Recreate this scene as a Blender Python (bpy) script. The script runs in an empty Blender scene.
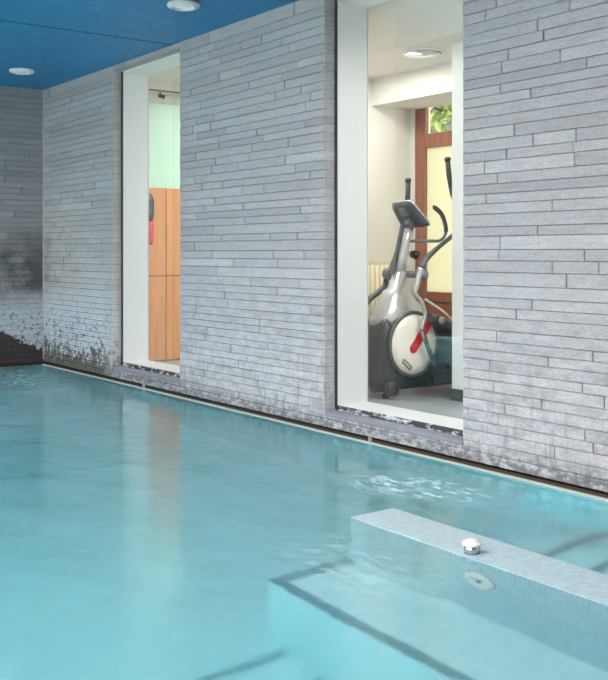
import bpy, bmesh, math, random
from mathutils import Vector, Matrix
PI = math.pi
S = bpy.context.scene
COL = S.collection
rnd = random.Random(7)

# ------------------------------------------------------------------ shape helpers
def new(): return bmesh.new()

def box(bm, x0, x1, y0, y1, z0, z1):
    vs = [bm.verts.new((x, y, z)) for x in (x0, x1) for y in (y0, y1) for z in (z0, z1)]
    for f in ((0,1,3,2),(4,6,7,5),(0,4,5,1),(2,3,7,6),(0,2,6,4),(1,5,7,3)):
        bm.faces.new([vs[i] for i in f])
    return vs

def tube(bm, pts, r, seg=12, caps=True, smooth_n=0):
    """sweep a circle (radius r, or list of radii) along the points"""
    P = [Vector(p) for p in pts]
    R = list(r) if isinstance(r, (list, tuple)) else [r]*len(P)
    if smooth_n:
        Q, RR = [], []
        n = len(P)
        for i in range(n-1):
            p0 = P[max(i-1,0)]; p1 = P[i]; p2 = P[i+1]; p3 = P[min(i+2,n-1)]
            for k in range(smooth_n):
                t = k/smooth_n
                Q.append(0.5*((2*p1)+(p2-p0)*t+(2*p0-5*p1+4*p2-p3)*t*t+(3*p1-p0-3*p2+p3)*t**3))
                RR.append(R[i]*(1-t)+R[i+1]*t)
        Q.append(P[-1]); RR.append(R[-1]); P, R = Q, RR
    rings = []
    up = None
    for i, p in enumerate(P):
        t = (P[min(i+1,len(P)-1)]-P[max(i-1,0)]).normalized()
        if up is None:
            a = Vector((0,0,1)) if abs(t.z) < .9 else Vector((1,0,0))
            up = (a-t*a.dot(t)).normalized()
        else:
            up = (up-t*up.dot(t)).normalized()
        s = t.cross(up)
        rings.append([bm.verts.new(p+(up*math.cos(2*PI*k/seg)+s*math.sin(2*PI*k/seg))*R[i]) for k in range(seg)])
    for a, b in zip(rings, rings[1:]):
        for k in range(seg):
            f = bm.faces.new((a[k], a[(k+1)%seg], b[(k+1)%seg], b[k])); f.smooth = True
    if caps:
        bm.faces.new(rings[0]); bm.faces.new(rings[-1])

def lathe(bm, prof, center, axis='Z', seg=32, flip=1):
    """prof: (radius, height) list; closes on the axis where radius is 0"""
    c = Vector(center)
    def pt(r, h, a):
        u, v = r*math.cos(a), r*math.sin(a)
        if axis == 'Z': return c+Vector((u, v, h*flip))
        if axis == 'X': return c+Vector((h*flip, u, v))
        return c+Vector((u, h*flip, v))
    rings = []
    for r, h in prof:
        rings.append([bm.verts.new(pt(0,h,0))] if r == 0 else [bm.verts.new(pt(r,h,2*PI*k/seg)) for k in range(seg)])
    for a, b in zip(rings, rings[1:]):
        for k in range(seg):
            k2 = (k+1) % seg
            va = [a[0]] if len(a) == 1 else [a[k], a[k2]]
            vb = [b[0]] if len(b) == 1 else [b[k2], b[k]]
            if len(va)+len(vb) >= 3:
                f = bm.faces.new(va+vb); f.smooth = True
    if len(rings[0]) > 1: bm.faces.new(rings[0])
    if len(rings[-1]) > 1: bm.faces.new(rings[-1])

def loft(bm, secs, seg=28, power=2.6):
    """secs: (z, xc, yc, half_x, half_y) super-elliptic sections"""
    rings = []
    for z, xc, yc, hx, hy in secs:
        ring = []
        for k in range(seg):
            a = 2*PI*k/seg; c, s = math.cos(a), math.sin(a)
            ring.append(bm.verts.new((xc+hx*math.copysign(abs(c)**(2/power), c), yc+hy*math.copysign(abs(s)**(2/power), s), z)))
        rings.append(ring)
    for a, b in zip(rings, rings[1:]):
        for k in range(seg):
            f = bm.faces.new((a[k], a[(k+1)%seg], b[(k+1)%seg], b[k])); f.smooth = True
    bm.faces.new(rings[0]); bm.faces.new(rings[-1])

def slab(bm, corners, thick):
    """thick plate from four corners, extruded along its normal"""
    c = [Vector(p) for p in corners]
    n = (c[1]-c[0]).cross(c[3]-c[0]).normalized()*thick
    a = [bm.verts.new(p) for p in c]; b = [bm.verts.new(p+n) for p in c]
    bm.faces.new(a); bm.faces.new(b[::-1])
    m = len(c)
    for i in range(m):
        bm.faces.new((a[i], a[(i+1)%m], b[(i+1)%m], b[i]))

def obj(name, bm, mat, parent=None, bevel=0, smooth=False):
    bmesh.ops.recalc_face_normals(bm, faces=bm.faces[:])
    me = bpy.data.meshes.new(name)
    if parent is not None:
        bmesh.ops.translate(bm, verts=bm.verts[:], vec=-wloc(parent))
    bm.to_mesh(me); bm.free()
    if smooth:
        for p in me.polygons: p.use_smooth = True
    me.materials.append(mat)
    o = bpy.data.objects.new(name, me); COL.objects.link(o)
    if parent is not None: o.parent = parent
    if bevel:
        b = o.modifiers.new('bevel', 'BEVEL'); b.width = bevel; b.segments = 2; b.limit_method = 'ANGLE'; b.angle_limit = math.radians(40)
    return o

def wloc(o):
    v = Vector((0,0,0))
    while o is not None:
        v += o.location; o = o.parent
    return v

def thing(name, label, cat, loc=(0,0,0), group=None):
    o = bpy.data.objects.new(name, None); COL.objects.link(o); o.empty_display_size = .1
    o.location = loc; o['label'] = label; o['category'] = cat
    if group: o['group'] = group
    return o
def tag(o, label, cat, group=None, kind=None):
    o['label'] = label; o['category'] = cat
    if group: o['group'] = group
    if kind: o['kind'] = kind
    return o
def struct(name, bm, mat, parent=None, **k):
    o = obj(name, bm, mat, parent, **k)
    if parent is None: o['kind'] = 'structure'
    return o

# ------------------------------------------------------------------ materials
def srgb(r, g, b):
    f = lambda c: (c/255/12.92) if c/255 <= .04045 else ((c/255+.055)/1.055)**2.4
    return (f(r), f(g), f(b), 1)

class M:
    def __init__(s, name):
        s.m = bpy.data.materials.new(name); s.m.use_nodes = True
        s.t = s.m.node_tree; s.b = s.t.nodes['Principled BSDF']
        s._pos = None
    def n(s, typ, **k):
        x = s.t.nodes.new(typ)
        for a, v in k.items(): setattr(x, a, v)
        return x
    def l(s, a, b): s.t.links.new(a, b)
    def pos(s):
        if s._pos is None:
            g = s.n('ShaderNodeNewGeometry'); s._pos = g.outputs['Position']
        return s._pos
    def sep(s):
        x = s.n('ShaderNodeSeparateXYZ'); s.l(s.pos(), x.inputs[0]); return x
    def noise(s, scale, detail=3, rough=.5, stretch=None, off=0):
        t = s.n('ShaderNodeTexNoise'); t.inputs['Scale'].default_value = scale
        t.inputs['Detail'].default_value = detail; t.inputs['Roughness'].default_value = rough
        mp = s.n('ShaderNodeMapping'); s.l(s.pos(), mp.inputs[0])
        mp.inputs['Location'].default_value = (off, off*.7, off*.3)
        if stretch: mp.inputs['Scale'].default_value = stretch
        s.l(mp.outputs[0], t.inputs['Vector'])
        return t.outputs['Fac']
    def rng(s, val, a, b, c=0, d=1):
        x = s.n('ShaderNodeMapRange'); x.clamp = True
        s.l(val, x.inputs['Value'])
        for i, v in zip(('From Min','From Max','To Min','To Max'), (a, b, c, d)): x.inputs[i].default_value = v
        return x.outputs['Result']
    def math(s, op, a, b=None):
        x = s.n('ShaderNodeMath', operation=op)
        for i, v in enumerate((a, b)):
            if v is None: continue
            if isinstance(v, (int, float)): x.inputs[i].default_value = v
            else: s.l(v, x.inputs[i])
        return x.outputs[0]
    def mix(s, fac, a, b, mode='MIX'):
        x = s.n('ShaderNodeMix', data_type='RGBA', blend_type=mode)
        for i, v in ((0, fac), (6, a), (7, b)):
            if isinstance(v, (int, float)): x.inputs[i].default_value = v
            elif isinstance(v, tuple): x.inputs[i].default_value = v
            else: s.l(v, x.inputs[i])
        return x.outputs[2]
    def bump(s, h, strength=.3, dist=.01):
        x = s.n('ShaderNodeBump'); x.inputs['Strength'].default_value = strength; x.inputs['Distance'].default_value = dist
        s.l(h, x.inputs['Height']); s.l(x.outputs[0], s.b.inputs['Normal']); return x
    def col(s, c):
        if isinstance(c, tuple): s.b.inputs['Base Color'].default_value = c
        else: s.l(c, s.b.inputs['Base Color'])
    def set(s, **k):
        for a, v in k.items(): s.b.inputs[a.replace('_', ' ')].default_value = v

def plain(name, c, rough=.5, metal=0, var=.06, scale=12, bump=0, **k):
    m = M(name)
    dark = tuple(x*(1-var*2) for x in c[:3])+(1,)
    m.col(m.mix(m.noise(scale, 4), c, dark)); m.set(Roughness=rough, Metallic=metal, **k)
    if bump: m.bump(m.noise(scale*6, 4), bump, .004)
    return m.m

def stone_mat(name, back):
    m = M(name)
    a = m.n('ShaderNodeAttribute', attribute_name='tone')
    z = m.sep().outputs['Z']; x = m.sep().outputs['X']; y = m.sep().outputs['Y']
    tone = m.rng(a.outputs['Fac'], 0, 1, 0, 1)
    base = m.mix(tone, srgb(154,152,155), srgb(200,197,198))
    # greenish tinge on upper strips, ochre flecks on a few
    grn = m.math('MULTIPLY', m.rng(z, 1.7, 2.9), .35)
    base = m.mix(grn, base, srgb(150,160,158))
    streak = m.noise(5, 5, .65, (1,1,9))
    base = m.mix(m.rng(streak, .35, .75, 0, .34), base, srgb(118,117,124))
    och = m.math('MULTIPLY', m.rng(m.noise(2.2, 4, .6, (1,1,4), 3), .64, .72), .38)
    base = m.mix(och, base, srgb(186,166,136))
    pit = m.rng(m.noise(26, 2, .5, (1,1,1), 9), .74, .78)
    base = m.mix(m.math('MULTIPLY', pit, .5), base, srgb(80,74,70))
    # lime bloom growing towards the water
    lime = m.math('MULTIPLY', m.rng(z, 1.35, .35), m.rng(m.noise(7, 6, .7, (1,1,3), 5), .36, .62))
    base = m.mix(m.math('MULTIPLY', lime, .8), base, srgb(220,216,220))
    drip = m.math('MULTIPLY', m.rng(z, .75, .1), m.rng(m.noise(30, 4, .6, (1,1,.18), 2), .52, .66))
    base = m.mix(m.math('MULTIPLY', drip, .55), base, srgb(112,112,122))
    foot = m.math('MULTIPLY', m.rng(z, .17, .07), m.rng(m.noise(20, 5, .7, (1,1,1.6), 4), .42, .54))
    base = m.mix(m.math('MULTIPLY', foot, .75), base, srgb(78,80,80))
    # algae, mould and flaking lime near the far corner
    if back: near = m.rng(y, 0, 1, 1, 1)
    else: near = m.rng(x, -9.35, -10.2)
    nz = m.noise(3.2, 5, .6, None, 11)
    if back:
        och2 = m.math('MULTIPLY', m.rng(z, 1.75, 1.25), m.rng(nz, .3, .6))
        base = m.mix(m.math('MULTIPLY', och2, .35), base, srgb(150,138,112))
        base = m.mix(m.rng(z, .9, 3.1, .0, .30), base, srgb(112,116,118))  # back wall greyer and darker with height
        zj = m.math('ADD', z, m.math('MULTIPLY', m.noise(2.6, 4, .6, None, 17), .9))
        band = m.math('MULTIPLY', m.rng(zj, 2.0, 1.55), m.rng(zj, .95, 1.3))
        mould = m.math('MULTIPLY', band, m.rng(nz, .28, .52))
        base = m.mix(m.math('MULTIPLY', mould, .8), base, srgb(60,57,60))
    else:
        och2 = m.math('MULTIPLY', m.math('MULTIPLY', m.rng(z, 1.9, 1.3), near), m.rng(nz, .35, .65))
        base = m.mix(m.math('MULTIPLY', och2, .45), base, srgb(184,168,138))
        nc = m.rng(x, -10.15, -10.55)
        band = m.math('MULTIPLY', m.math('MULTIPLY', m.rng(z, 1.55, 1.2), m.rng(z, .6, .85)), nc)
        mould = m.math('MULTIPLY', band, m.rng(nz, .32, .54))
        base = m.mix(m.math('MULTIPLY', mould, .8), base, srgb(72,66,70))
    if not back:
        corner_lift = m.math('MULTIPLY', m.math('MULTIPLY', m.rng(x, -8.3, -9.6), m.rng(z, 2.3, 1.2)), m.rng(m.noise(4, 5, .6, (1,1,2.5), 41), .3, .6))  # far-corner lightening put into the colour to offset dim light there
        base = m.mix(m.math('MULTIPLY', corner_lift, .5), base, srgb(226,218,208))
    zone = near if back else m.rng(x, -8.6, -9.1)
    # white crust on brown algae: more crust high up, more algae near the water
    crustn = m.noise(15, 6, .7, (1,1,1.1), 21)
    lvl = m.math('ADD', crustn, m.rng(z, .04, .50, -.18, .20))
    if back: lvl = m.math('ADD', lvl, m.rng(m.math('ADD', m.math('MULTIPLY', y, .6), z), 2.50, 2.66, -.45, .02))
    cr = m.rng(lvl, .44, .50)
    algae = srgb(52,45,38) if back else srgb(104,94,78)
    lowc = m.mix(cr, algae, srgb(214,216,222))
    speck = m.rng(m.noise(22, 4, .65, (1,1,1.3), 31), .56, .60)
    lowc = m.mix(m.math('MULTIPLY', speck, m.rng(z, .9, .35, 0, .85)), lowc, srgb(60,56,54))
    lowf = m.math('MULTIPLY', m.rng(z, .85 if back else .95, .60), zone)
    base = m.mix(lowf, base, lowc)
    m.col(base); m.set(Roughness=.72)
    m.b.inputs['Specular IOR Level'].default_value = .3
    fine = m.noise(55, 5, .75, (1,1,3), 14)
    base = m.mix(m.rng(fine, .40, .60, 0, .40), base, srgb(120,118,122)); m.col(base)
    hh = m.math('ADD', m.noise(30, 6, .65, (1,1,5), 1), m.math('MULTIPLY', m.noise(120, 2), .3))
    m.bump(hh, .7, .008)
    return m.m

MAT = {}
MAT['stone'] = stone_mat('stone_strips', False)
MAT['stone_back'] = stone_mat('stone_strips_stained', True)
MAT['joint'] = plain('dark_joint', srgb(58,56,60), .95)
MAT['white'] = plain('white_paint', srgb(218,219,219), .45, var=.02, scale=3, bump=.03)
MAT['cream'] = plain('cream_plaster', srgb(222,219,212), .8, var=.02, scale=3)
MAT['warm_white'] = plain('warm_white_plaster', srgb(214,211,206), .8, var=.02, scale=3)
MAT['black'] = plain('black_plastic', srgb(38,40,44), .35)
MAT['dark_grey'] = plain('dark_grey_plastic', srgb(72,76,82), .38)
MAT['grey'] = plain('grey_plastic', srgb(112,116,122), .35)
MAT['rubber'] = plain('foam_grip', srgb(58,60,64), .7)
MAT['silver'] = plain('silver_plastic', srgb(190,190,190), .26, metal=.55, scale=4)
MAT['chrome'] = plain('brushed_steel', srgb(196,198,200), .22, metal=1, var=.03)
MAT['shell_white'] = plain('pale_plastic', srgb(236,230,222), .35, var=.01)
MAT['red'] = plain('red_plastic', srgb(206,22,36), .35)
MAT['caulk'] = plain('pale_joint', srgb(206,200,184), .7)
MAT['skirting'] = plain('slate_skirting', srgb(70,80,84), .5)
MAT['mint'] = plain('mint_wall', srgb(172,210,192), .3, var=.02, scale=2)
MAT['radiator'] = plain('cream_enamel', srgb(222,210,180), .4, var=.02)

def m_ceiling():
    m = M('blue_ceiling')
    n = m.noise(9, 6, .7); n2 = m.noise(70, 3, .7)
    c = m.mix(m.rng(n, .3, .7), srgb(30,112,160), srgb(48,134,180))
    c = m.mix(m.rng(n2, .55, .75, 0, .35), c, srgb(92,160,196))
    m.col(c); m.set(Roughness=.6); m.bump(m.noise(45, 4, .7), .5, .012); return m.m
MAT['ceiling'] = m_ceiling()

def m_tiles(name, c1, c2, grout, size, jitter=.5):
    m = M(name)
    sc = m.n('ShaderNodeVectorMath', operation='SCALE'); m.l(m.pos(), sc.inputs[0]); sc.inputs['Scale'].default_value = 1/size
    fr = m.n('ShaderNodeVectorMath', operation='FRACTION'); m.l(sc.outputs[0], fr.inputs[0])
    fl = m.n('ShaderNodeVectorMath', operation='FLOOR'); m.l(sc.outputs[0], fl.inputs[0])
    wn = m.n('ShaderNodeTexWhiteNoise', noise_dimensions='3D'); m.l(fl.outputs[0], wn.inputs['Vector'])
    g = m.n('ShaderNodeNewGeometry')
    nm = m.n('ShaderNodeVectorMath', operation='ABSOLUTE'); m.l(g.outputs['True Normal'], nm.inputs[0])
    ns = m.n('ShaderNodeSeparateXYZ'); m.l(nm.outputs[0], ns.inputs[0])
    fs = m.n('ShaderNodeSeparateXYZ'); m.l(fr.outputs[0], fs.inputs[0])
    tot = None
    for a in 'XYZ':
        d = m.math('ABSOLUTE', m.math('SUBTRACT', fs.outputs[a], .5))
        e = m.rng(d, .43, .47)
        e = m.math('MULTIPLY', e, m.math('LESS_THAN', ns.outputs[a], .5))
        tot = e if tot is None else m.math('MAXIMUM', tot, e)
    c = m.mix(wn.outputs['Value'], c1, c2)
    c = m.mix(tot, c, grout)
    m.col(c); m.set(Roughness=.35); return m.m
MAT['tile'] = m_tiles('pool_mosaic', srgb(206,230,234), srgb(218,238,240), srgb(226,240,242), .05)
MAT['tile_pale'] = m_tiles('pale_mosaic', srgb(158,182,190), srgb(176,199,206), srgb(192,208,212), .025)
MAT['tile_dark'] = m_tiles('dark_mosaic', srgb(44,96,112), srgb(84,140,154), srgb(140,186,196), .025)
MAT['gutter'] = plain('rusty_gutter', srgb(66,50,36), .7, var=.25, scale=25)
MAT['coping'] = plain('cream_coping', srgb(212,208,196), .5, var=.1, scale=18)
MAT['sill_stone'] = plain('mauve_slate', srgb(150,146,160), .6, var=.15, scale=14, bump=.2)

def m_peel():
    m = M('peeling_black_seal')
    f = m.rng(m.noise(11, 6, .75, (1,1,2.5)), .52, .57)
    m.col(m.mix(f, srgb(56,66,70), srgb(206,214,216))); m.set(Roughness=.7); m.bump(f, .5, .005); return m.m
MAT['peel'] = m_peel()

def m_wood(name, a, b, rough, stretch, scale=6):
    m = M(name)
    n = m.noise(scale, 6, .65, stretch)
    m.col(m.mix(m.rng(n, .3, .7), a, b)); m.set(Roughness=rough); m.bump(n, .1, .003); return m.m
MAT['locker'] = m_wood('orange_beech', srgb(200,138,80), srgb(180,114,58), .35, (6,6,.5), 4)
MAT['win_wood'] = m_wood('red_brown_wood', srgb(160,104,84), srgb(124,72,56), .4, (8,8,.6), 8)
MAT['leaf'] = plain('leaf_green', srgb(188,206,110), .6, var=.3, scale=6)
MAT['bark'] = plain('bark', srgb(96,78,60), .9)

def m_floor():
    m = M('grey_rubber_floor')
    c = m.mix(m.rng(m.noise(60, 4, .7), .35, .7), srgb(120,128,132), srgb(160,168,170))
    m.col(c); m.set(Roughness=.28); return m.m
MAT['floor'] = m_floor()
MAT['deck'] = plain('pale_deck_tiles', srgb(196,194,188), .6)

def m_glass():
    m = M('window_pane')
    m.t.nodes.remove(m.b)
    out = [n for n in m.t.nodes if n.type == 'OUTPUT_MATERIAL'][0]
    tr = m.n('ShaderNodeBsdfTransparent'); tr.inputs[0].default_value = (.95,.97,.96,1)
    gl = m.n('ShaderNodeBsdfGlossy'); gl.inputs['Roughness'].default_value = .0
    fr = m.n('ShaderNodeLayerWeight'); fr.inputs['Blend'].default_value = .5
    refl = m.math('ADD', m.math('MULTIPLY', m.math('POWER', fr.outputs['Facing'], 5.), .96), .04)
    mx = m.n('ShaderNodeMixShader'); m.l(refl, mx.inputs[0]); m.l(tr.outputs[0], mx.inputs[1]); m.l(gl.outputs[0], mx.inputs[2])
    m.l(mx.outputs[0], out.inputs[0]); return m.m
MAT['glass'] = m_glass()
def m_frost():
    m = M('frosted_pane')
    m.col(srgb(225,222,205)); m.set(Roughness=.8); m.b.inputs['Transmission Weight'].default_value = .0
    out = [n for n in m.t.nodes if n.type == 'OUTPUT_MATERIAL'][0]
    tl = m.n('ShaderNodeBsdfTranslucent'); tl.inputs[0].default_value = srgb(222,220,200)
    mx = m.n('ShaderNodeMixShader'); mx.inputs[0].default_value = .85
    m.l(m.b.outputs[0], mx.inputs[1]); m.l(tl.outputs[0], mx.inputs[2]); m.l(mx.outputs[0], out.inputs[0]); return m.m
MAT['frost'] = m_frost()

def m_water():
    m = M('pool_water')
    out = [n for n in m.t.nodes if n.type == 'OUTPUT_MATERIAL'][0]
    p = m.pos()
    def blob(cx, cy, rx, ry, ang=0):
        mp = m.n('ShaderNodeMapping', vector_type='TEXTURE'); m.l(p, mp.inputs[0])
        mp.inputs['Location'].default_value = (cx, cy, 0); mp.inputs['Rotation'].default_value = (0,0,ang)
        mp.inputs['Scale'].default_value = (rx, ry, 1e6)
        ln = m.n('ShaderNodeVectorMath', operation='LENGTH'); m.l(mp.outputs[0], ln.inputs[0])
        return m.rng(ln.outputs['Value'], 1, .35)
    jetA = blob(-9.9, 3.3, 1.7, .95); jetB = blob(-3.85, 3.6, .6, .32, .3); jetC = blob(-3.0, 2.52, .62, .36)
    act = m.math('MAXIMUM', jetA, m.math('MAXIMUM', jetB, m.math('MULTIPLY', jetC, .28)))
    rip = m.noise(9, 4, .6, (1,1.6,1)); slow = m.noise(2.2, 2, .5, (1,1.3,1), 4)
    h = m.math('ADD', m.math('MULTIPLY', slow, .14), m.math('MULTIPLY', m.math('MULTIPLY', rip, act), .55))
    h = m.math('ADD', h, m.math('MULTIPLY', m.noise(13, 2, .5, (1,1,1), 8), .02))
    bp = m.n('ShaderNodeBump'); bp.inputs['Strength'].default_value = 1; bp.inputs['Distance'].default_value = .045
    m.l(h, bp.inputs['Height'])
    b = m.b; m.l(bp.outputs[0], b.inputs['Normal'])
    m.set(Base_Color=(1,1,1,1), Roughness=.13, IOR=1.333); b.inputs['Transmission Weight'].default_value = 1
    # foam over the jets, with pale ripple glints painted in as colour
    foam_glint = m.n('ShaderNodeBsdfDiffuse'); foam_glint.inputs[0].default_value = srgb(206,230,236)
    fn = m.rng(m.noise(11, 6, .72, (1,1.8,1), 6), .46, .60)
    ff = m.math('MULTIPLY', m.math('MULTIPLY', act, fn), .9)
    mx = m.n('ShaderNodeMixShader'); m.l(ff, mx.inputs[0]); m.l(b.outputs[0], mx.inputs[1]); m.l(foam_glint.outputs[0], mx.inputs[2])
    m.l(mx.outputs[0], out.inputs['Surface'])
    va = m.n('ShaderNodeVolumeAbsorption'); va.inputs['Color'].default_value = (.10,.85,.92,1); va.inputs['Density'].default_value = .34
    vs = m.n('ShaderNodeVolumeScatter'); vs.inputs['Color'].default_value = (.72,.98,1,1); vs.inputs['Density'].default_value = .16
    va.inputs['Density'].default_value = .30
    ad = m.n('ShaderNodeAddShader'); m.l(va.outputs[0], ad.inputs[0]); m.l(vs.outputs[0], ad.inputs[1])
    m.l(ad.outputs[0], out.inputs['Volume'])
    return m.m
MAT['water'] = m_water()

# ------------------------------------------------------------------ the pool room
YW, XB, ZC = 4.19, -10.60, 3.08
X_END, Y_END = 3.0, -4.0
W = [(-8.82, -7.49), (-5.43, -4.10)]       # the two openings along the long wall
SILL, HEAD = .150, 3.03

courses = []
z = .034
while z < ZC-.005:
    h = rnd.uniform(.052, .078)
    if ZC-(z+h) < .04: h = ZC-z
    courses.append((z, min(z+h, ZC))); z += h

def strip(bm, lay, x0, x1, y_front, y_back, z0, z1, tone, axis):
    j = rnd.uniform(0, .005); b = .003; g = .0022
    if axis == 'X':   # face looks towards -Y
        f = [(x0+b+g, z0+b+g), (x1-b-g, z0+b+g), (x1-b-g, z1-b), (x0+b+g, z1-b)]
        k = [(x0+g, z0+g), (x1-g, z0+g), (x1-g, z1), (x0+g, z1)]
        A = [(x, y_front-j, zz) for x, zz in f]; B = [(x, y_front-j+b*1.2, zz) for x, zz in k]; Cc = [(x, y_back, zz) for x, zz in k]
    else:             # face looks towards +X
        f = [(x0+b+g, z0+b+g), (x1-b-g, z0+b+g), (x1-b-g, z1-b), (x0+b+g, z1-b)]
        k = [(x0+g, z0+g), (x1-g, z0+g), (x1-g, z1), (x0+g, z1)]
        A = [(y_front+j, y, zz) for y, zz in f]; B = [(y_front+j-b*1.2, y, zz) for y, zz in k]; Cc = [(y_back, y, zz) for y, zz in k]
    va, vb, vc = ([bm.verts.new(p) for p in q] for q in (A, B, Cc))
    fs = [bm.faces.new(va), bm.faces.new(vc[::-1])]
    for i in range(4):
        n = (i+1) % 4
        fs.append(bm.faces.new((va[i], vb[i], vb[n], va[n]))); fs.append(bm.faces.new((vb[i], vc[i], vc[n], vb[n])))
    for f_ in fs:
        for lp in f_.loops: lp[lay] = (tone, tone, tone, 1)

def strip_wall(name, spans_at, y_front, y_back, axis, mat, parent):
    bm = new(); lay = bm.loops.layers.float_color.new('tone')
    for (z0, z1) in courses:
        for (a, b, zz0, zz1) in spans_at(z0, z1):
            x = a
            first = True
            while x < b-1e-4:
                L = rnd.choice((.3,.45,.6,.75,.9,1.1,1.3,1.5))*rnd.uniform(.85,1.15)
                if first: L *= rnd.uniform(.3, 1); first = False
                L = max(L, .16)
                if b-(x+L) < .16: L = b-x
                t = min(1, max(0, rnd.gauss(.55, .17)))
                strip(bm, lay, x, x+L, y_front, y_back, zz0, zz1, t, axis)
                x += L
    return obj(name, bm, mat, parent)

def spans_long(z0, z1):
    out = []
    if z1 <= SILL-.025 or z0 > HEAD-.001:
        return [(XB, -2.0, z0, z1)]
    edges = [XB]
    for a, b in W: edges += [a, b]
    edges.append(-2.0)
    for i in range(0, len(edges), 2): out.append((edges[i], edges[i+1], z0, z1))
    mid = (z0+z1)/2
    for a, b in W:
        if z0 < SILL-.035 < z1: out.append((a, b, z0, SILL-.035))
        if z0 < HEAD < z1: out.append((a, b, HEAD, z1))
    return out

bm = new()                                   # core of the long wall behind the strips
for a, b in ((XB-.2, W[0][0]-.0), (W[0][1], W[1][0]), (W[1][1], X_END)):
    box(bm, a-.0, b, YW+.095, YW+.38, -.02, ZC+.2)
for a, b in W:
    box(bm, a, b, YW+.095, YW+.38, -.02, .10); box(bm, a, b, YW+.095, YW+.38, HEAD+.02, ZC+.2)
wall_right = struct('wall_right', bm, MAT['warm_white'])
bm = new()
for a, b in ((XB, W[0][0]-.012), (W[0][1]+.012, W[1][0]-.012), (W[1][1]+.012, -2.012)):
    box(bm, a, b, YW+.012, YW+.092, .036, ZC)
for a, b in W:
    box(bm, a, b, YW+.012, YW+.092, .036, .10); box(bm, a, b, YW+.012, YW+.092, HEAD+.01, ZC)
    for xx in (a, b-.012): box(bm, xx, xx+.012, YW+.088, YW+.103, .15, HEAD)     # black seal beside the frame
struct('joint_bed', bm, MAT['joint'], wall_right)
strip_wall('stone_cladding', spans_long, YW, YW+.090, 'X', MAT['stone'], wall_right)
# plain continuation of the wall beside and behind the viewer
bm = new(); box(bm, -2.0, X_END, YW, YW+.09, 0, ZC); struct('plain_wall', bm, MAT['white'], wall_right)

bm = new(); box(bm, XB-.25, XB-.02, Y_END, YW+.09, 0, ZC+.2)
wall_back = struct('wall_back', bm, MAT['joint'])
strip_wall('stone_cladding', lambda a, b: [(Y_END, YW, a, b)], XB, XB-.015, 'Y', MAT['stone_back'], wall_back)

bm = new(); box(bm, X_END, X_END+.2, Y_END, YW+.38, 0, ZC+.2); struct('wall_front', bm, plain('grey_plaster', srgb(120,118,114), .9))

SX = -7.62                                   # seam between two ceiling boards
bm = new(); box(bm, XB-.25, SX-.004, Y_END-.3, YW+.09, ZC, ZC+.12); # unseen roof opening at the near end, added to let light in
box(bm, SX+.004, -5.4, Y_END-.3, YW+.09, ZC, ZC+.12); box(bm, -1.4, X_END, Y_END-.3, YW+.09, ZC, ZC+.12)
box(bm, -5.4, -1.4, 2.3, YW+.09, ZC, ZC+.12); box(bm, -5.4, -1.4, Y_END-.3, -3.6, ZC, ZC+.12)
box(bm, SX-.01, SX+.01, Y_END-.3, YW+.09, ZC+.015, ZC+.12)
struct('ceiling', bm, MAT['ceiling'])

bm = new(); tube(bm, [(XB+.007, YW-.007, .06), (XB+.007, YW-.007, ZC)], .006, 8); struct('trim_1', bm, MAT['caulk'])

bm = new(); box(bm, SX-.006, SX+.006, Y_END-.3, YW, ZC-.002, ZC+.02); struct('trim_4', bm, plain('dark_seam', srgb(18,44,70), .9))
# pool basin
PX0, PX1, PY0, PY1, PD = XB+.02, -1.2, -2.6, YW-.008, 1.22
bm = new()
box(bm, PX0-.2, PX1+.2, PY0-.2, PY1+.2, -PD-.2, -PD)
box(bm, PX0-.2, PX0, PY0-.2, PY1+.2, -PD, -.004); box(bm, PX1, PX1+.2, PY0-.2, PY1+.2, -PD, -.004)
box(bm, PX0, PX1, PY0-.2, PY0, -PD, -.004); box(bm, PX0, PX1, PY1, PY1+.2, -PD, -.004)
basin = struct('pool_basin', bm, MAT['tile'])
bm = new(); box(bm, -3.50, -3.45, .2, PY1, -PD, -PD+.004); box(bm, -3.22, -3.17, .2, PY1, -PD, -PD+.004)
struct('dark_tile_line', bm, MAT['tile_dark'], basin)
bm = new(); box(bm, XB, -1.2, YW-.002, YW+.09, -.0, .024); box(bm, XB-.02, XB, Y_END, YW, -.0, .032)
struct('trim_2', bm, MAT['gutter'])
bm = new(); box(bm, PX0-.01, PX1, YW-.022, YW-.004, -.006, .008)
for xx in (-8.15, -4.93): box(bm, xx, xx+.008, YW-.024, YW-.001, .0, .045)
struct('trim_3', bm, MAT['coping'])
bm = new(); box(bm, -1.2, X_END, PY0, YW, -.15, .03); box(bm, XB, X_END+6, PY0-12, PY0, -.15, .03)
struct('floor', bm, MAT['deck'])

# ledge and seat in the water
root = thing('spa_bench', 'pale mosaic tiled spa bench just under the water surface, round button on its top', 'pool bench', (-2.4, 2.9, -PD))
bm = new(); box(bm, -3.60, PX1, 2.93, 3.20, -PD+.001, .003)
obj('ledge', bm, MAT['tile_pale'], root)
bm = new(); box(bm, -3.60, PX1, 2.46, 2.93, -PD+.001, -.60)
seat = obj('seat', bm, MAT['tile'], root)
bm = new()
box(bm, -3.602, PX1, 2.458, 2.52, -.602, -.597); box(bm, -3.602, -3.54, 2.52, 2.929, -.602, -.597)
obj('dark_tile_edge', bm, MAT['tile_dark'], seat)['label'] = 'dark blue mosaic edge of the seat'

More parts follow.
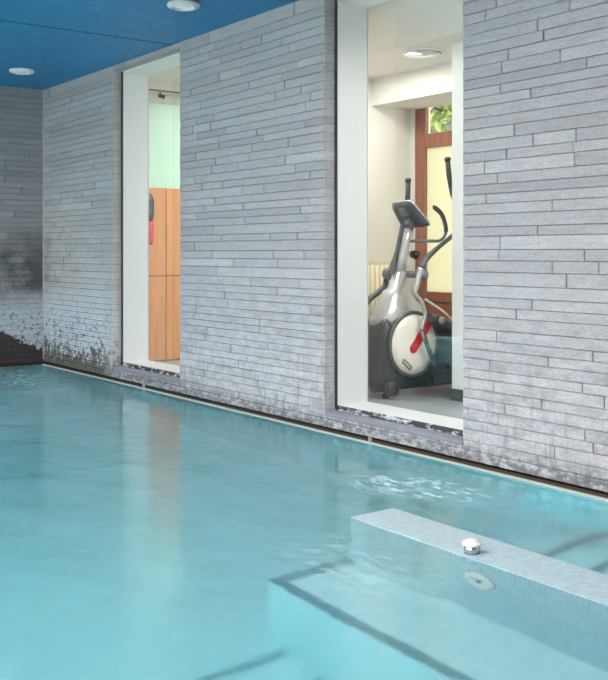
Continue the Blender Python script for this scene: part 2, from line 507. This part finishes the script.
jet = thing('water_jet', 'round white jet nozzle set in the side of the submerged bench', 'water jet', (-2.77, 2.93, -.23))
bm = new(); lathe(bm, [(.082,0),(.082,.010),(.070,.018),(.034,.016),(.028,.008),(.0,.008)], (-2.77,2.929,-.23), 'Y', 32, -1)
obj('flange', bm, MAT['shell_white'], jet)
bm = new(); lathe(bm, [(.013,.0),(.013,.016),(.008,.017),(.007,.008),(0,.008)], (-2.77,2.929,-.23), 'Y', 20, -1)
obj('nozzle', bm, MAT['grey'], jet)

kb = (-2.868, 2.985, .003)
btn = thing('air_button', 'small steel push button with wide white cap standing on the spa bench', 'push button', kb)
bm = new(); lathe(bm, [(.033,0),(.033,.030),(.031,.032),(0,.032)], kb, 'Z', 32); obj('collar', bm, MAT['chrome'], btn)
bm = new(); lathe(bm, [(.030,.030),(.041,.034),(.043,.040),(.038,.046),(.028,.048),(.026,.053),(.018,.056),(0,.057)], kb, 'Z', 32)
obj('cap', bm, MAT['shell_white'], btn)

# water: one closed volume
bm = new(); box(bm, PX0+.001, PX1-.001, PY0+.001, PY1-.001, -PD+.0005, 0)
tag(obj('pool_water', bm, MAT['water']), 'calm turquoise water filling the indoor pool', 'water', kind='stuff')

# ------------------------------------------------------------------ windows in the long wall
for i, (a, b) in enumerate(W):
    w = bpy.data.objects.new('window_%d' % (i+1), None); COL.objects.link(w); w.location = ((a+b)/2, YW+.1, SILL); w['kind'] = 'structure'
    y0, y1 = YW+.100, YW+.385
    bm = new()
    box(bm, a+.0, a+.012, y0, y1, SILL+.005, HEAD); box(bm, b-.012, b, y0, y1, SILL+.005, HEAD)
    box(bm, a+.012, b-.012, y0, y1, HEAD-.012, HEAD+.02); box(bm, a+.012, b-.012, y0+.015, y1, SILL-.03, SILL+.030)
    obj('window_frame', bm, MAT['white'], w, bevel=.003)
    bm = new(); box(bm, a+.012, b-.012, y1-.012, y1-.004, SILL+.03, HEAD-.012); obj('glass', bm, MAT['glass'], w)
    bm = new(); box(bm, a+.012, b-.012, y0+.003, y0+.0145, SILL-.02, SILL+.026); obj('seal_strip', bm, MAT['peel'], w)
    bm = new(); box(bm, a+.002, b-.002, YW-.004, y0+.003, SILL-.034, SILL-.008); obj('window_sill', bm, MAT['sill_stone'], w, bevel=.004)

# ------------------------------------------------------------------ ceiling lamps over the pool
def downlight(x, y, label):
    t = thing('ceiling_lamp', label, 'ceiling lamp', (x, y, ZC), 'round downlights in the blue ceiling')
    bm = new(); lathe(bm, [(.118,-.0),(.122,-.012),(.116,-.024),(.088,-.034),(.078,-.033),(.074,-.014),(.070,-.006)], (x,y,ZC), 'Z', 40)
    obj('ring', bm, MAT['white'], t)
    bm = new(); lathe(bm, [(.074,-.018),(.05,-.016),(0,-.013)], (x,y,ZC), 'Z', 32)
    obj('diffuser', bm, MAT['lens'], t)
    return t
m = M('lamp_lens'); m.col(srgb(206,212,214)); m.set(Roughness=.25); m.b.inputs['Emission Color'].default_value = (1,.96,.9,1); m.b.inputs['Emission Strength'].default_value = .15
MAT['lens'] = m.m
downlight(-6.32, 3.565, 'round white ceiling lamp cut by the top of the picture, nearer the tall windows')
downlight(-9.57, 3.555, 'round white ceiling lamp near the far stained corner of the pool room')

# ------------------------------------------------------------------ rooms behind the glass
GF = .12                                      # gym floor level
bm = new(); box(bm, -6.9, -1.5, YW+.38, 6.35, GF-.1, GF); struct('floor', bm, MAT['floor'])
bm = new(); box(bm, -13, -7.0, YW+.38, 8.2, -.06, .04); struct('floor', bm, MAT['floor'])
bm = new(); box(bm, -7.0, -6.9, YW+.38, 6.55, 0, 3.3); struct('wall_gym_left', bm, MAT['cream'])
bm = new(); box(bm, -1.5, -1.4, YW+.38, 6.55, 0, 3.3); struct('wall_gym_right', bm, MAT['cream'])
GC = 2.85
bm = new(); box(bm, -6.9, -1.5, 5.15, 5.87, GC, GC+.2)
va_ = [bm.verts.new((x, y, z)) for x in (-6.9, -1.5) for y, z in ((YW+.38, HEAD+.02), (5.15, GC), (5.15, GC+.25), (YW+.38, HEAD+.25))]
bm.faces.new(va_[:4]); bm.faces.new(va_[4:][::-1])
for i in range(4): bm.faces.new((va_[i], va_[(i+1)%4], va_[4+(i+1)%4], va_[4+i]))
box(bm, -6.9, -1.5, 5.87, 6.35, 2.605, 3.05)
struct('ceiling', bm, MAT['warm_white'])
# gym outer wall with the wooden window
GX0, GX1 = -6.84, -5.2
bm = new(); box(bm, -6.9, GX0, 6.35, 6.55, 0, 3.2); box(bm, GX1, -1.5, 6.35, 6.55, 0, 3.2); box(bm, GX0, GX1, 6.35, 6.55, 2.75, 3.2)
box(bm, GX0, GX1, 6.35, 6.55, 0, GF)
struct('wall_gym_outer', bm, MAT['warm_white'])
w = bpy.data.objects.new('window_3', None); COL.objects.link(w); w.location = (-6.0, 6.4, GF); w['kind'] = 'structure'
bm = new()
y0, y1 = 6.352, 6.40
box(bm, GX0, -6.70, y0, y1, GF, 2.75)
box(bm, -5.9, -5.78, y0, y1, GF, 2.75); box(bm, GX1-.12, GX1, y0, y1, GF, 2.75)
for c, d in ((-6.70, -5.9), (-5.78, GX1-.12)):
    box(bm, c, d, y0, y1, 2.715, 2.75); box(bm, c, d, y0, y1, 2.23, 2.36)
    box(bm, c, d, y0+.005, y1-.005, .80, .89); box(bm, c, d, y0, y1, GF, .22)
obj('window_frame', bm, MAT['win_wood'], w, bevel=.006)
bm = new()
for c, d in ((-6.70, -5.9), (-5.78, GX1-.12)): box(bm, c, d, y0+.02, y1-.02, .22, .80)
obj('wood_panel', bm, MAT['win_wood'], w)
bm = new()
for c, d in ((-6.70, -5.9), (-5.78, GX1-.12)): box(bm, c, d, 6.375, 6.383, 2.36, 2.715)
obj('clear_glass', bm, MAT['glass'], w)
bm = new()
for c, d in ((-6.70, -5.9), (-5.78, GX1-.12)): box(bm, c, d, 6.375, 6.383, .89, 2.23)
obj('frosted_glass', bm, MAT['frost'], w)
# column in the gym
bm = new(); box(bm, -5.39, -5.05, 5.391, 5.70, GF, GC); col_ = struct('wall_pillar', bm, MAT['white'])
bm = new(); box(bm, -5.398, -5.04, 5.383, 5.708, GF, GF+.09); struct('baseboard_pillar', bm, MAT['skirting'])

# leafy tree outside
tr = thing('leafy_tree', 'sunlit green leafy tree outside the wooden gym window', 'tree', (-7.9, 8.6, 0))
bm = new()
tube(bm, [(-7.9,8.6,0),(-7.85,8.62,1.2),(-7.95,8.6,2.2),(-7.8,8.6,3.2)], [.12,.10,.08,.05], 10, smooth_n=4)
for k in range(9):
    a = rnd.uniform(0, 2*PI); L = rnd.uniform(.6, 1.1); z0 = rnd.uniform(1.9, 3.0)
    tube(bm, [(-7.9,8.6,z0), (-7.9+L*.5*math.cos(a), 8.6+L*.5*math.sin(a), z0+.3), (-7.9+L*math.cos(a), 8.6+L*math.sin(a), z0+.45)], [.035,.022,.01], 6, smooth_n=3)
obj('trunk', bm, MAT['bark'], tr)
bm = new()
for k in range(5200):
    while True:
        p = Vector((rnd.uniform(-1,1), rnd.uniform(-1,1), rnd.uniform(-1,1)))
        if p.length < 1: break
    c = Vector((-7.9, 8.6, 3.0))+Vector((p.x*1.6, p.y*1.0, p.z*1.3))
    s = rnd.uniform(.05, .10)
    u = Vector((rnd.gauss(0,1), rnd.gauss(0,1), rnd.gauss(0,1))).normalized(); v = u.orthogonal().normalized()
    n = u.cross(v)
    q = [c-u*s, c+v*s*.45+n*s*.1, c+u*s, c-v*s*.45+n*s*.1]
    bm.faces.new([bm.verts.new(x) for x in q])
obj('foliage', bm, MAT['leaf'], tr)
bm = new(); box(bm, -20, 2, 6.55, 30, -.3, -.1); struct('ground', bm, plain('paving', srgb(180,176,160), .9))

# ceiling diffuser
cx, cy = -5.72, 5.40
v = thing('ceiling_vent', 'round white ringed air vent in the gym ceiling', 'ceiling vent', (cx, cy, GC))
bm = new()
lathe(bm, [(.175,0),(.172,-.010),(.155,-.016),(.148,-.012),(.146,-.0)], (cx,cy,GC), 'Z', 48); obj('rim', bm, MAT['white'], v)
for r in (.125, .095, .065):
    bm = new(); lathe(bm, [(r-.010,-.002),(r+.010,-.014),(r+.014,-.026),(r+.009,-.024),(r-.013,-.008)], (cx,cy,GC), 'Z', 48)
    obj('ring', bm, MAT['white'], v)
bm = new(); lathe(bm, [(.04,-.004),(.042,-.024),(.02,-.028),(0,-.028)], (cx,cy,GC), 'Z', 32); obj('centre_disc', bm, MAT['white'], v)

# radiator on the left gym wall
rd = thing('radiator', 'cream sectional radiator on the gym wall behind the exercise machine', 'radiator', (-6.84, 5.65, .3))
for k in range(11):
    yy = 5.38+k*.058
    bm = new(); tube(bm, [(-6.845,yy,.33),(-6.845,yy,1.14)], .026, 10); tube(bm, [(-6.80,yy,.33),(-6.80,yy,1.14)], .026, 10)
    box(bm, -6.85, -6.79, yy-.022, yy+.022, 1.11, 1.165); box(bm, -6.85, -6.79, yy-.022, yy+.022, .30, .36)
    obj('section', bm, MAT['radiator'], rd)
for yy in (5.5, 5.85):
    for zz in (.42, 1.02):
        bm = new(); box(bm, -6.8995, -6.86, yy, yy+.03, zz, zz+.04); obj('bracket', bm, MAT['radiator'], rd)
for yy in (5.41, 5.93):
    bm = new(); box(bm, -6.86, -6.80, yy-.015, yy+.015, GF, .31); obj('foot', bm, MAT['radiator'], rd)
bm = new(); tube(bm, [(-6.82,5.99,1.12),(-6.82,6.05,1.12)], .018, 10); tube(bm, [(-6.82,6.05,1.12),(-6.82,6.14,1.12)], .03, 14)
obj('valve', bm, MAT['shell_white'], rd)
bm = new(); tube(bm, [(-6.82,6.14,1.12),(-6.82,6.22,1.12),(-6.86,6.24,1.12),(-6.897,6.24,1.12)], .011, 10); obj('pipe', bm, MAT['chrome'], rd)

# ------------------------------------------------------------------ changing room behind the far window
bm = new(); box(bm, -10.1, -9.94, YW+.38, 8.2, 0, 3.4); wl = struct('wall_locker_room', bm, MAT['warm_white'])
bm = new(); box(bm, -9.94, -9.90, YW+.38, 8.2, 1.5, 2.94); struct('mint_panel', bm, MAT['mint'], wl)
bm = new(); box(bm, -13, -7.0, 8.2, 8.3, 0, 3.4); struct('wall_locker_end', bm, MAT['warm_white'])
bm = new(); box(bm, -9.94, -7.0, YW+.38, 8.2, 3.14, 3.3); box(bm, -9.94, -9.62, YW+.38, 8.2, 3.05, 3.14); struct('ceiling', bm, MAT['warm_white'])
bm = new(); box(bm, -9.68, -9.66, 4.8, 7.5, 3.038, 3.05)
tag(obj('track_rail', bm, MAT['black']), 'thin dark lighting track under the ceiling above the lockers', 'light track')
bm = new(); tube(bm, [(-9.74,5.20,3.04),(-9.74,5.20,3.01)], .012, 8); tube(bm, [(-9.75,5.18,3.0),(-9.71,5.24,2.985)], [.016,.024], 14)
tag(obj('spotlight', bm, MAT['black']), 'small black spotlight over the mint green panel', 'spotlight')
def locker(y0, y1, z0, z1, label):
    t = thing('locker', label, 'locker', (-9.8, (y0+y1)/2, z0), 'orange wood lockers seen through the far window')
    bm = new(); box(bm, -9.895, -9.822, y0, y1, z0, z1); obj('body', bm, MAT['locker'], t)
    bm = new(); box(bm, -9.822, -9.80, y0+.003, y1-.003, z0+.003, z1-.003); d = obj('door', bm, MAT['locker'], t, bevel=.002)
locker(4.70, 5.303, .045, .99, 'orange wood locker door, lower left of the four')
locker(4.70, 5.303, .993, 1.98, 'orange wood locker door with the black and red jacket hanging before it')
locker(5.306, 5.93, .045, .99, 'orange wood locker door, lower right of the four')
locker(5.306, 5.93, .993, 1.98, 'orange wood locker door, upper right of the four')
gt = thing('jacket', 'black and red jacket hanging at the edge of the orange lockers', 'jacket', (-9.74, 5.0, 1.3))
bm = new(); loft(bm, [(1.60,-9.74,5.0,.045,.105),(1.70,-9.74,5.0,.052,.118),(1.82,-9.74,5.0,.050,.122),(1.90,-9.745,4.99,.040,.10),(1.95,-9.75,4.98,.02,.05)], 24, 2.2); obj('hood', bm, MAT['black'], gt)
bm = new(); loft(bm, [(1.34,-9.74,5.0,.035,.10),(1.40,-9.74,5.0,.042,.115),(1.52,-9.74,5.0,.046,.118),(1.61,-9.74,5.0,.044,.108)], 24, 2.2); obj('body', bm, plain('red_cloth', srgb(196,64,72), .8), gt)
bm = new(); tube(bm, [(-9.79,4.98,1.96),(-9.75,4.98,1.95),(-9.745,4.98,1.965)], .006, 8); obj('hook', bm, MAT['chrome'], gt)

# ------------------------------------------------------------------ elliptical trainer
XM = -5.87
E_ = thing('elliptical_trainer', 'grey and silver elliptical trainer with white disc and red accent behind the near window', 'elliptical trainer', (XM, 5.35, GF))
bm = new()
loft(bm, [(.68,XM,5.30,.150,.300),(.74,XM,5.29,.146,.27),(.82,XM,5.27,.125,.21),(.90,XM,5.245,.094,.135),(.955,XM,5.245,.078,.098),(.965,XM,5.248,.060,.066),(1.10,XM,5.285,.050,.050)], 32, 2.8)
loft(bm, [(.30,XM,5.36,.140,.22),(.45,XM,5.34,.148,.27),(.58,XM,5.32,.151,.30),(.685,XM,5.30,.1495,.299)], 32, 3.2)
obj('upper_shroud', bm, MAT['silver'], E_)['label'] = 'glossy silver upper shroud'
bm = new(); loft(bm, [(.20,XM,5.26,.135,.30),(.28,XM,5.24,.146,.29),(.42,XM,5.15,.147,.20),(.56,XM,5.10,.145,.125),(.68,XM,5.065,.136,.065),(.74,XM,5.07,.10,.035)], 32, 3.0)
obj('lower_shroud', bm, MAT['black'], E_)['label'] = 'black lower shroud'
for yy in (5.16,):
    bm = new(); lathe(bm, [(.262,0),(.264,.012),(.258,.02),(.240,.022),(.236,.012),(.236,0)], (-5.722,5.289,.531), 'X', 56); obj('disc_rim', bm, MAT['dark_grey'], E_)
bm = new(); lathe(bm, [(.238,0),(.236,.010),(.18,.020),(.09,.026),(0,.028)], (-5.716,5.289,.531), 'X', 56); disc = obj('side_disc', bm, MAT['shell_white'], E_)
disc['label'] = 'white round side cover'
bm = new()
p0, p1 = Vector((0,5.265,.50)), Vector((0,5.45,.715))
dv = (p1-p0).normalized(); pv = Vector((0,-dv.z,dv.y)); r = .036
out = [p0+(pv*math.cos(a)-dv*math.sin(a))*r for a in [PI*k/12 for k in range(13)]]
out += [p1-pv*r, p1+pv*r]
lo = [bm.verts.new((-5.702,q.y,q.z)) for q in out]; hi = [bm.verts.new((-5.680,q.y,q.z)) for q in out]
bm.faces.new(lo); bm.faces.new(hi[::-1])
for i in range(len(out)): bm.faces.new((lo[i], lo[(i+1)%len(out)], hi[(i+1)%len(out)], hi[i]))
obj('red_accent', bm, MAT['red'], disc)['label'] = 'red curved accent on the white cover'
bm = new()
ca, cb = Vector((-5.694,5.165,.41)), Vector((-5.694,5.245,.345))
d1 = (cb-ca).normalized(); d2 = Vector((0,-d1.z,d1.y))*.0155; th = .004
for s0, s1 in ((ca-d2, cb-d2), (ca+d2, cb+d2), (ca-d2, ca+d2), (cb-d2, cb+d2)): tube(bm, [s0, s1], th, 6)
for k in range(5):
    c0 = ca+d1*(.016+.016*k); tube(bm, [c0-d2*.35, c0+d2*.35], .003, 6)
obj('badge', bm, MAT['black'], disc)
# mast
bm = new(); tube(bm, [(XM,5.275,1.05),(XM,5.31,1.20),(XM,5.345,1.34),(XM,5.385,1.50)], [.050,.046,.043,.040], 14); mast = obj('mast', bm, MAT['silver'], E_)
bm = new(); slab(bm, [(XM-.03,5.232,1.08),(XM+.005,5.226,1.08),(XM+.005,5.332,1.48),(XM-.03,5.338,1.48)], .016); obj('mast_cover', bm, MAT['dark_grey'], mast)
bm = new(); tube(bm, [(XM+.02,5.40,1.24),(XM+.02,5.46,1.24)], .03, 14); tube(bm, [(XM+.02,5.44,1.27),(XM+.02,5.44,1.20)], .018, 10); obj('adjustment_knob', bm, MAT['black'], mast)
# console
bm = new()
A, B, C_, D = Vector((-6.0,5.306,1.652)), Vector((-5.76,5.296,1.660)), Vector((-5.715,5.475,1.466)), Vector((-6.02,5.462,1.452))
nrm = (B-A).cross(D-A).normalized()
if nrm.z < 0: nrm = -nrm
def rounded(A, B, C_, D, k=.16):
    q = [A, B, C_, D]; out = []
    for i in range(4):
        p, a, b = q[i], q[i-1], q[(i+1) % 4]
        for t in (0, .5, 1):
            u = p.lerp(a, k*(1-t)); w_ = p.lerp(b, k*t)
            out.append(p+(u-p)*(1-t*.3)*(1 if t < 1 else 0)*(.55 if t == .5 else 1)+(w_-p)*(1 if t > 0 else 0)*(.55 if t == .5 else 1))
    return out
rim = rounded(A, B, C_, D)
cen = (A+B+C_+D)/4
def shell(bm, rings):
    R_ = [[bm.verts.new(p) for p in r_] for r_ in rings]
    for a, b in zip(R_, R_[1:]):
        for i in range(len(a)):
            f = bm.faces.new((a[i], a[(i+1)%len(a)], b[(i+1)%len(a)], b[i])); f.smooth = True
    bm.faces.new(R_[0]); bm.faces.new(R_[-1])
shell(bm, [[cen+(p-cen)*.72-nrm*.030 for p in rim], [cen+(p-cen)*.90-nrm*.022 for p in rim], [cen+(p-cen)*.99-nrm*.004 for p in rim], [p+nrm*.006 for p in rim]])
con = obj('console', bm, MAT['dark_grey'], E_)
bm = new(); shell(bm, [[cen+(p-cen)*1.035+nrm*.002 for p in rim], [cen+(p-cen)*1.045+nrm*.014 for p in rim], [cen+(p-cen)*1.01+nrm*.022 for p in rim]]); obj('bezel', bm, MAT['silver'], con)
bm = new(); shell(bm, [[cen+(p-cen)*.72+nrm*.021 for p in rim], [cen+(p-cen)*.71+nrm*.025 for p in rim]]); obj('screen', bm, MAT['black'], con)
bm = new(); c0 = cen-nrm*.024+(A-D).normalized()*.05
shell(bm, [[c0+(p-cen)*.30-nrm*.014 for p in rim], [c0+(p-cen)*.36-nrm*.002 for p in rim], [c0+(p-cen)*.36+nrm*.01 for p in rim]]); obj('back_recess', bm, MAT['grey'], con)
bm = new(); tube(bm, [(XM,5.37,1.44),(XM-.0,5.40,1.50),(XM,5.39,1.54)], [.045,.05,.04], 14); obj('console_neck', bm, MAT['dark_grey'], con)
# fixed handlebar
bm = new()
tube(bm, [(-5.66,5.545,1.56),(-5.66,5.585,1.46),(-5.665,5.592,1.40),(-5.68,5.55,1.352),(-5.69,5.47,1.346),(-5.74,5.40,1.346),(-5.87,5.39,1.346),(-5.96,5.39,1.346),(-6.03,5.42,1.346),(-6.05,5.47,1.346),(-6.06,5.55,1.352),(-6.07,5.592,1.40),(-6.07,5.585,1.46),(-6.07,5.545,1.56)], .013, 12, smooth_n=5)
fh = obj('fixed_handlebar', bm, MAT['grey'], E_)
for sx, (gx) in ((1,-5.66), (-1,-6.07)):
    bm = new(); tube(bm, [(gx,5.468,1.62),(gx,5.472,1.61),(gx,5.545,1.56-.0),(gx,5.588,1.47),(gx,5.594,1.42)], [.014,.019,.018,.018,.017], 12, smooth_n=4); obj('grip', bm, MAT['rubber'], fh)
# pivot hubs
bm = new(); tube(bm, [(-6.06,5.34,1.08),(-5.66,5.34,1.08)], .028, 16); piv = obj('pivot_axle', bm, MAT['grey'], E_)
for hx, sx in ((-5.665, 1), (-6.075, -1)):
    bm = new(); lathe(bm, [(.036,-.045),(.050,-.035),(.052,.0),(.044,.026),(.024,.042),(0,.046)], (hx,5.34,1.08), 'X', 24, sx); obj('hub_cap', bm, MAT['grey'], piv)
# moving levers
near = [(5.292,1.133),(5.25,1.008),(5.232,.931),(5.300,.866),(5.335,.763),(5.303,.663),(5.357,.527),(5.422,.405),(5.465,.323)]
bm = new(); tube(bm, [(-5.63,y,z) for y, z in near], [.026,.022,.018,.016,.016,.016,.017,.019,.022], 12, smooth_n=5); l1 = obj('lever_arm', bm, MAT['silver'], E_)
bm = new(); tube(bm, [(-5.63,5.303,.66),(-5.63,5.357,.527),(-5.63,5.422,.405),(-5.63,5.465,.323)], [.018,.019,.021,.024], 12, smooth_n=5); obj('lower_sleeve', bm, MAT['dark_grey'], l1)
up = [(5.292,1.133),(5.357,1.211),(5.498,1.306),(5.631,1.386),(5.700,1.45),(5.70,1.55),(5.655,1.68),(5.631,1.74),(5.598,1.874)]
bm = new(); tube(bm, [(-5.63,y,z) for y, z in up], [.030,.024,.018,.018,.018,.018,.018,.017,.017], 12, smooth_n=5); h1 = obj('moving_handle', bm, MAT['dark_grey'], E_)
bm = new(); tube(bm, [(-5.63,5.640,1.71),(-5.63,5.598,1.874),(-5.63,5.582,1.99)], [.021,.022,.021], 12); lathe(bm, [(.021,0),(.027,.006),(.027,.02),(.018,.032),(0,.034)], (-5.63,5.582,1.985), 'Z', 16); obj('grip', bm, MAT['rubber'], h1)
FXL = -6.09
far = [(5.39,1.10),(5.34,1.04),(5.32,.975),(5.24,.925),(5.15,.87),(5.10,.79),(5.11,.66),(5.2,.5),(5.3,.38)]
bm = new(); tube(bm, [(FXL,y,z) for y, z in far], [.027,.024,.024,.024,.024,.023,.022,.021,.02], 12, smooth_n=5); obj('lever_arm', bm, MAT['black'], E_)
bm = new(); tube(bm, [(FXL,5.385,1.10),(FXL,5.43,1.20),(FXL,5.50,1.38),(FXL,5.56,1.56),(FXL,5.565,1.66)], [.030,.022,.017,.017,.017], 12, smooth_n=5); h2 = obj('moving_handle', bm, MAT['dark_grey'], E_)
bm = new(); tube(bm, [(FXL,5.565,1.64),(FXL,5.575,1.74),(FXL,5.578,1.85)], [.021,.022,.021], 12); lathe(bm, [(.021,0),(.027,.006),(.027,.02),(.018,.032),(0,.034)], (FXL,5.578,1.845), 'Z', 16); obj('grip', bm, MAT['rubber'], h2)
# cranks, pedal rails and pedals
for sx, cx_ in ((1,-5.655), (-1,-6.085)):
    if sx > 0: pts = [(5.40,.735),(5.50,.715),(5.66,.655),(5.82,.60)]
    else: pts = [(5.40,.52),(5.52,.50),(5.68,.45),(5.84,.42)]
    bm = new(); tube(bm, [(cx_,y,z) for y, z in pts], [.040,.042,.040,.036], 16, smooth_n=3); ca_ = obj('crank_arm', bm, MAT['dark_grey'], E_)
    bm = new(); lathe(bm, [(.030,0),(.030,.012),(.022,.018),(0,.018)], (cx_+sx*.035, pts[1][0], pts[1][1]), 'X', 24, sx); obj('crank_cap', bm, MAT['silver'], ca_)
    bm = new(); tube(bm, [(cx_+sx*.02,5.44,.33),(cx_+sx*.02,5.62,.30),(cx_+sx*.02,5.95,.33),(cx_+sx*.02,6.2,.42)], [.024,.022,.022,.02], 12, smooth_n=3); pr = obj('pedal_arm', bm, MAT['dark_grey'], E_)
    bm = new(); box(bm, cx_-.02, cx_+.05, 5.42, 5.54, .29, .37); obj('joint_block', bm, MAT['black'], pr, bevel=.012)
    bm = new(); box(bm, cx_-.06, cx_+.09, 5.56, 5.92, .345, .375); box(bm, cx_-.06, cx_-.045, 5.56, 5.92, .37, .42); box(bm, cx_+.075, cx_+.09, 5.56, 5.92, .37, .42); box(bm, cx_-.06, cx_+.09, 5.56, 5.575, .37, .44)
    obj('pedal', bm, MAT['dark_grey'], E_, bevel=.006)
bm = new(); tube(bm, [(-5.76,5.46,.88),(-5.70,5.60,.78),(-5.70,5.80,.64)], .010, 8); obj('brace_rod', bm, MAT['shell_white'], E_)
bm = new(); lathe(bm, [(.20,-.012),(.21,0),(.20,.012),(.10,.014),(0,.014)], (-5.80,5.72,.50), 'X', 40); obj('drive_wheel', bm, MAT['black'], E_)
bm = new()
tube(bm, [(XM,5.0,.185),(XM,5.5,.19),(XM,6.15,.185)], .034, 12); box(bm, XM-.05, XM+.05, 5.62, 5.82, .18, .52)
base = obj('base_frame', bm, MAT['dark_grey'], E_, bevel=.004)
bm = new(); tube(bm, [(XM-.26,6.15,GF+.045),(XM+.26,6.15,GF+.045)], .04, 14); obj('rear_stabilizer', bm, MAT['black'], E_)
bm = new(); tube(bm, [(XM-.20,5.05,.205),(XM+.155,5.05,.205)], .036, 18); st = obj('front_stabilizer', bm, MAT['black'], E_)
for hx in (XM-.235, XM+.145):
    bm = new(); lathe(bm, [(.040,0),(.056,.006),(.060,.03),(.056,.054),(.040,.06),(0,.06)], (hx,5.05,.200), 'X', 24); obj('end_cap', bm, MAT['black'], st)
bm = new(); box(bm, XM-.05, XM+.05, 5.012, 5.04, .232, .245); obj('red_label', bm, MAT['red'], st)
for hx in (XM-.16, XM+.09):
    bm = new(); tube(bm, [(hx,5.05,.178),(hx,5.05,.15)], .012, 8); tube(bm, [(hx,5.05,.15),(hx,5.05,GF)], .028, 14); obj('levelling_foot', bm, MAT['rubber'], st)

# ------------------------------------------------------------------ light
world = bpy.data.worlds.new('sky'); S.world = world; world.use_nodes = True
bg = world.node_tree.nodes['Background']; bg.inputs[0].default_value = (1,.976,.95,1); bg.inputs[1].default_value = 2.6

def area(name, loc, rot, sx, sy, power, color=(1,1,1)):
    l = bpy.data.lights.new(name, 'AREA'); l.shape = 'RECTANGLE'; l.size = sx; l.size_y = sy; l.energy = power; l.color = color
    o = bpy.data.objects.new(name, l); COL.objects.link(o); o.location = loc; o.rotation_euler = rot; return o
for k in range(3):                            # unseen underwater fill lights, added to brighten the pool
    area('pool_fill', (-9.5+k*1.9, PY0+.02, -.6), (PI/2,0,PI), 1.4, .6, 110, (.93,1,1))
area('gym_fill', (-6.15, 5.25, GC-.02), (0,0,0), .9, .5, 17, (1,.97,.93))  # unseen fill light added under the gym ceiling
area('gym_fill', (-3.6, 5.25, GC-.02), (0,0,0), 1.6, .8, 45, (1,.97,.93))  # second added gym light, unseen, to lift the window jambs
area('locker_room_fill', (-8.3, 6.6, 3.1), (0,0,0), 1.5, 1.5, 62, (1,.95,.92))  # added fill, no visible fixture, brightens the changing room
# ------------------------------------------------------------------ camera
f, cxp, hy = 981., 304., 253.
th = math.atan2(724, 981)
cam = bpy.data.cameras.new('camera'); co = bpy.data.objects.new('camera', cam); COL.objects.link(co)
cam.sensor_fit = 'HORIZONTAL'; cam.sensor_width = 36; cam.lens = 36*f/608; cam.shift_y = -(340-hy)/608; cam.clip_start = .05
co.location = (0, 0, 1.25)
fw = Vector((-math.cos(th), math.sin(th), 0))
co.rotation_euler = fw.to_track_quat('-Z', 'Y').to_euler()
S.camera = co

S.view_settings.view_transform = 'Standard'; S.view_settings.look = 'None'; S.view_settings.gamma = 1
S.view_settings.use_curve_mapping = False
S.view_settings.exposure = 0.86
S.cycles.max_bounces = 12; S.cycles.diffuse_bounces = 5; S.cycles.transmission_bounces = 10; S.cycles.glossy_bounces = 5; S.cycles.volume_bounces = 2
S.cycles.caustics_refractive = True; S.cycles.blur_glossy = .5
S.cycles.sample_clamp_indirect = 8
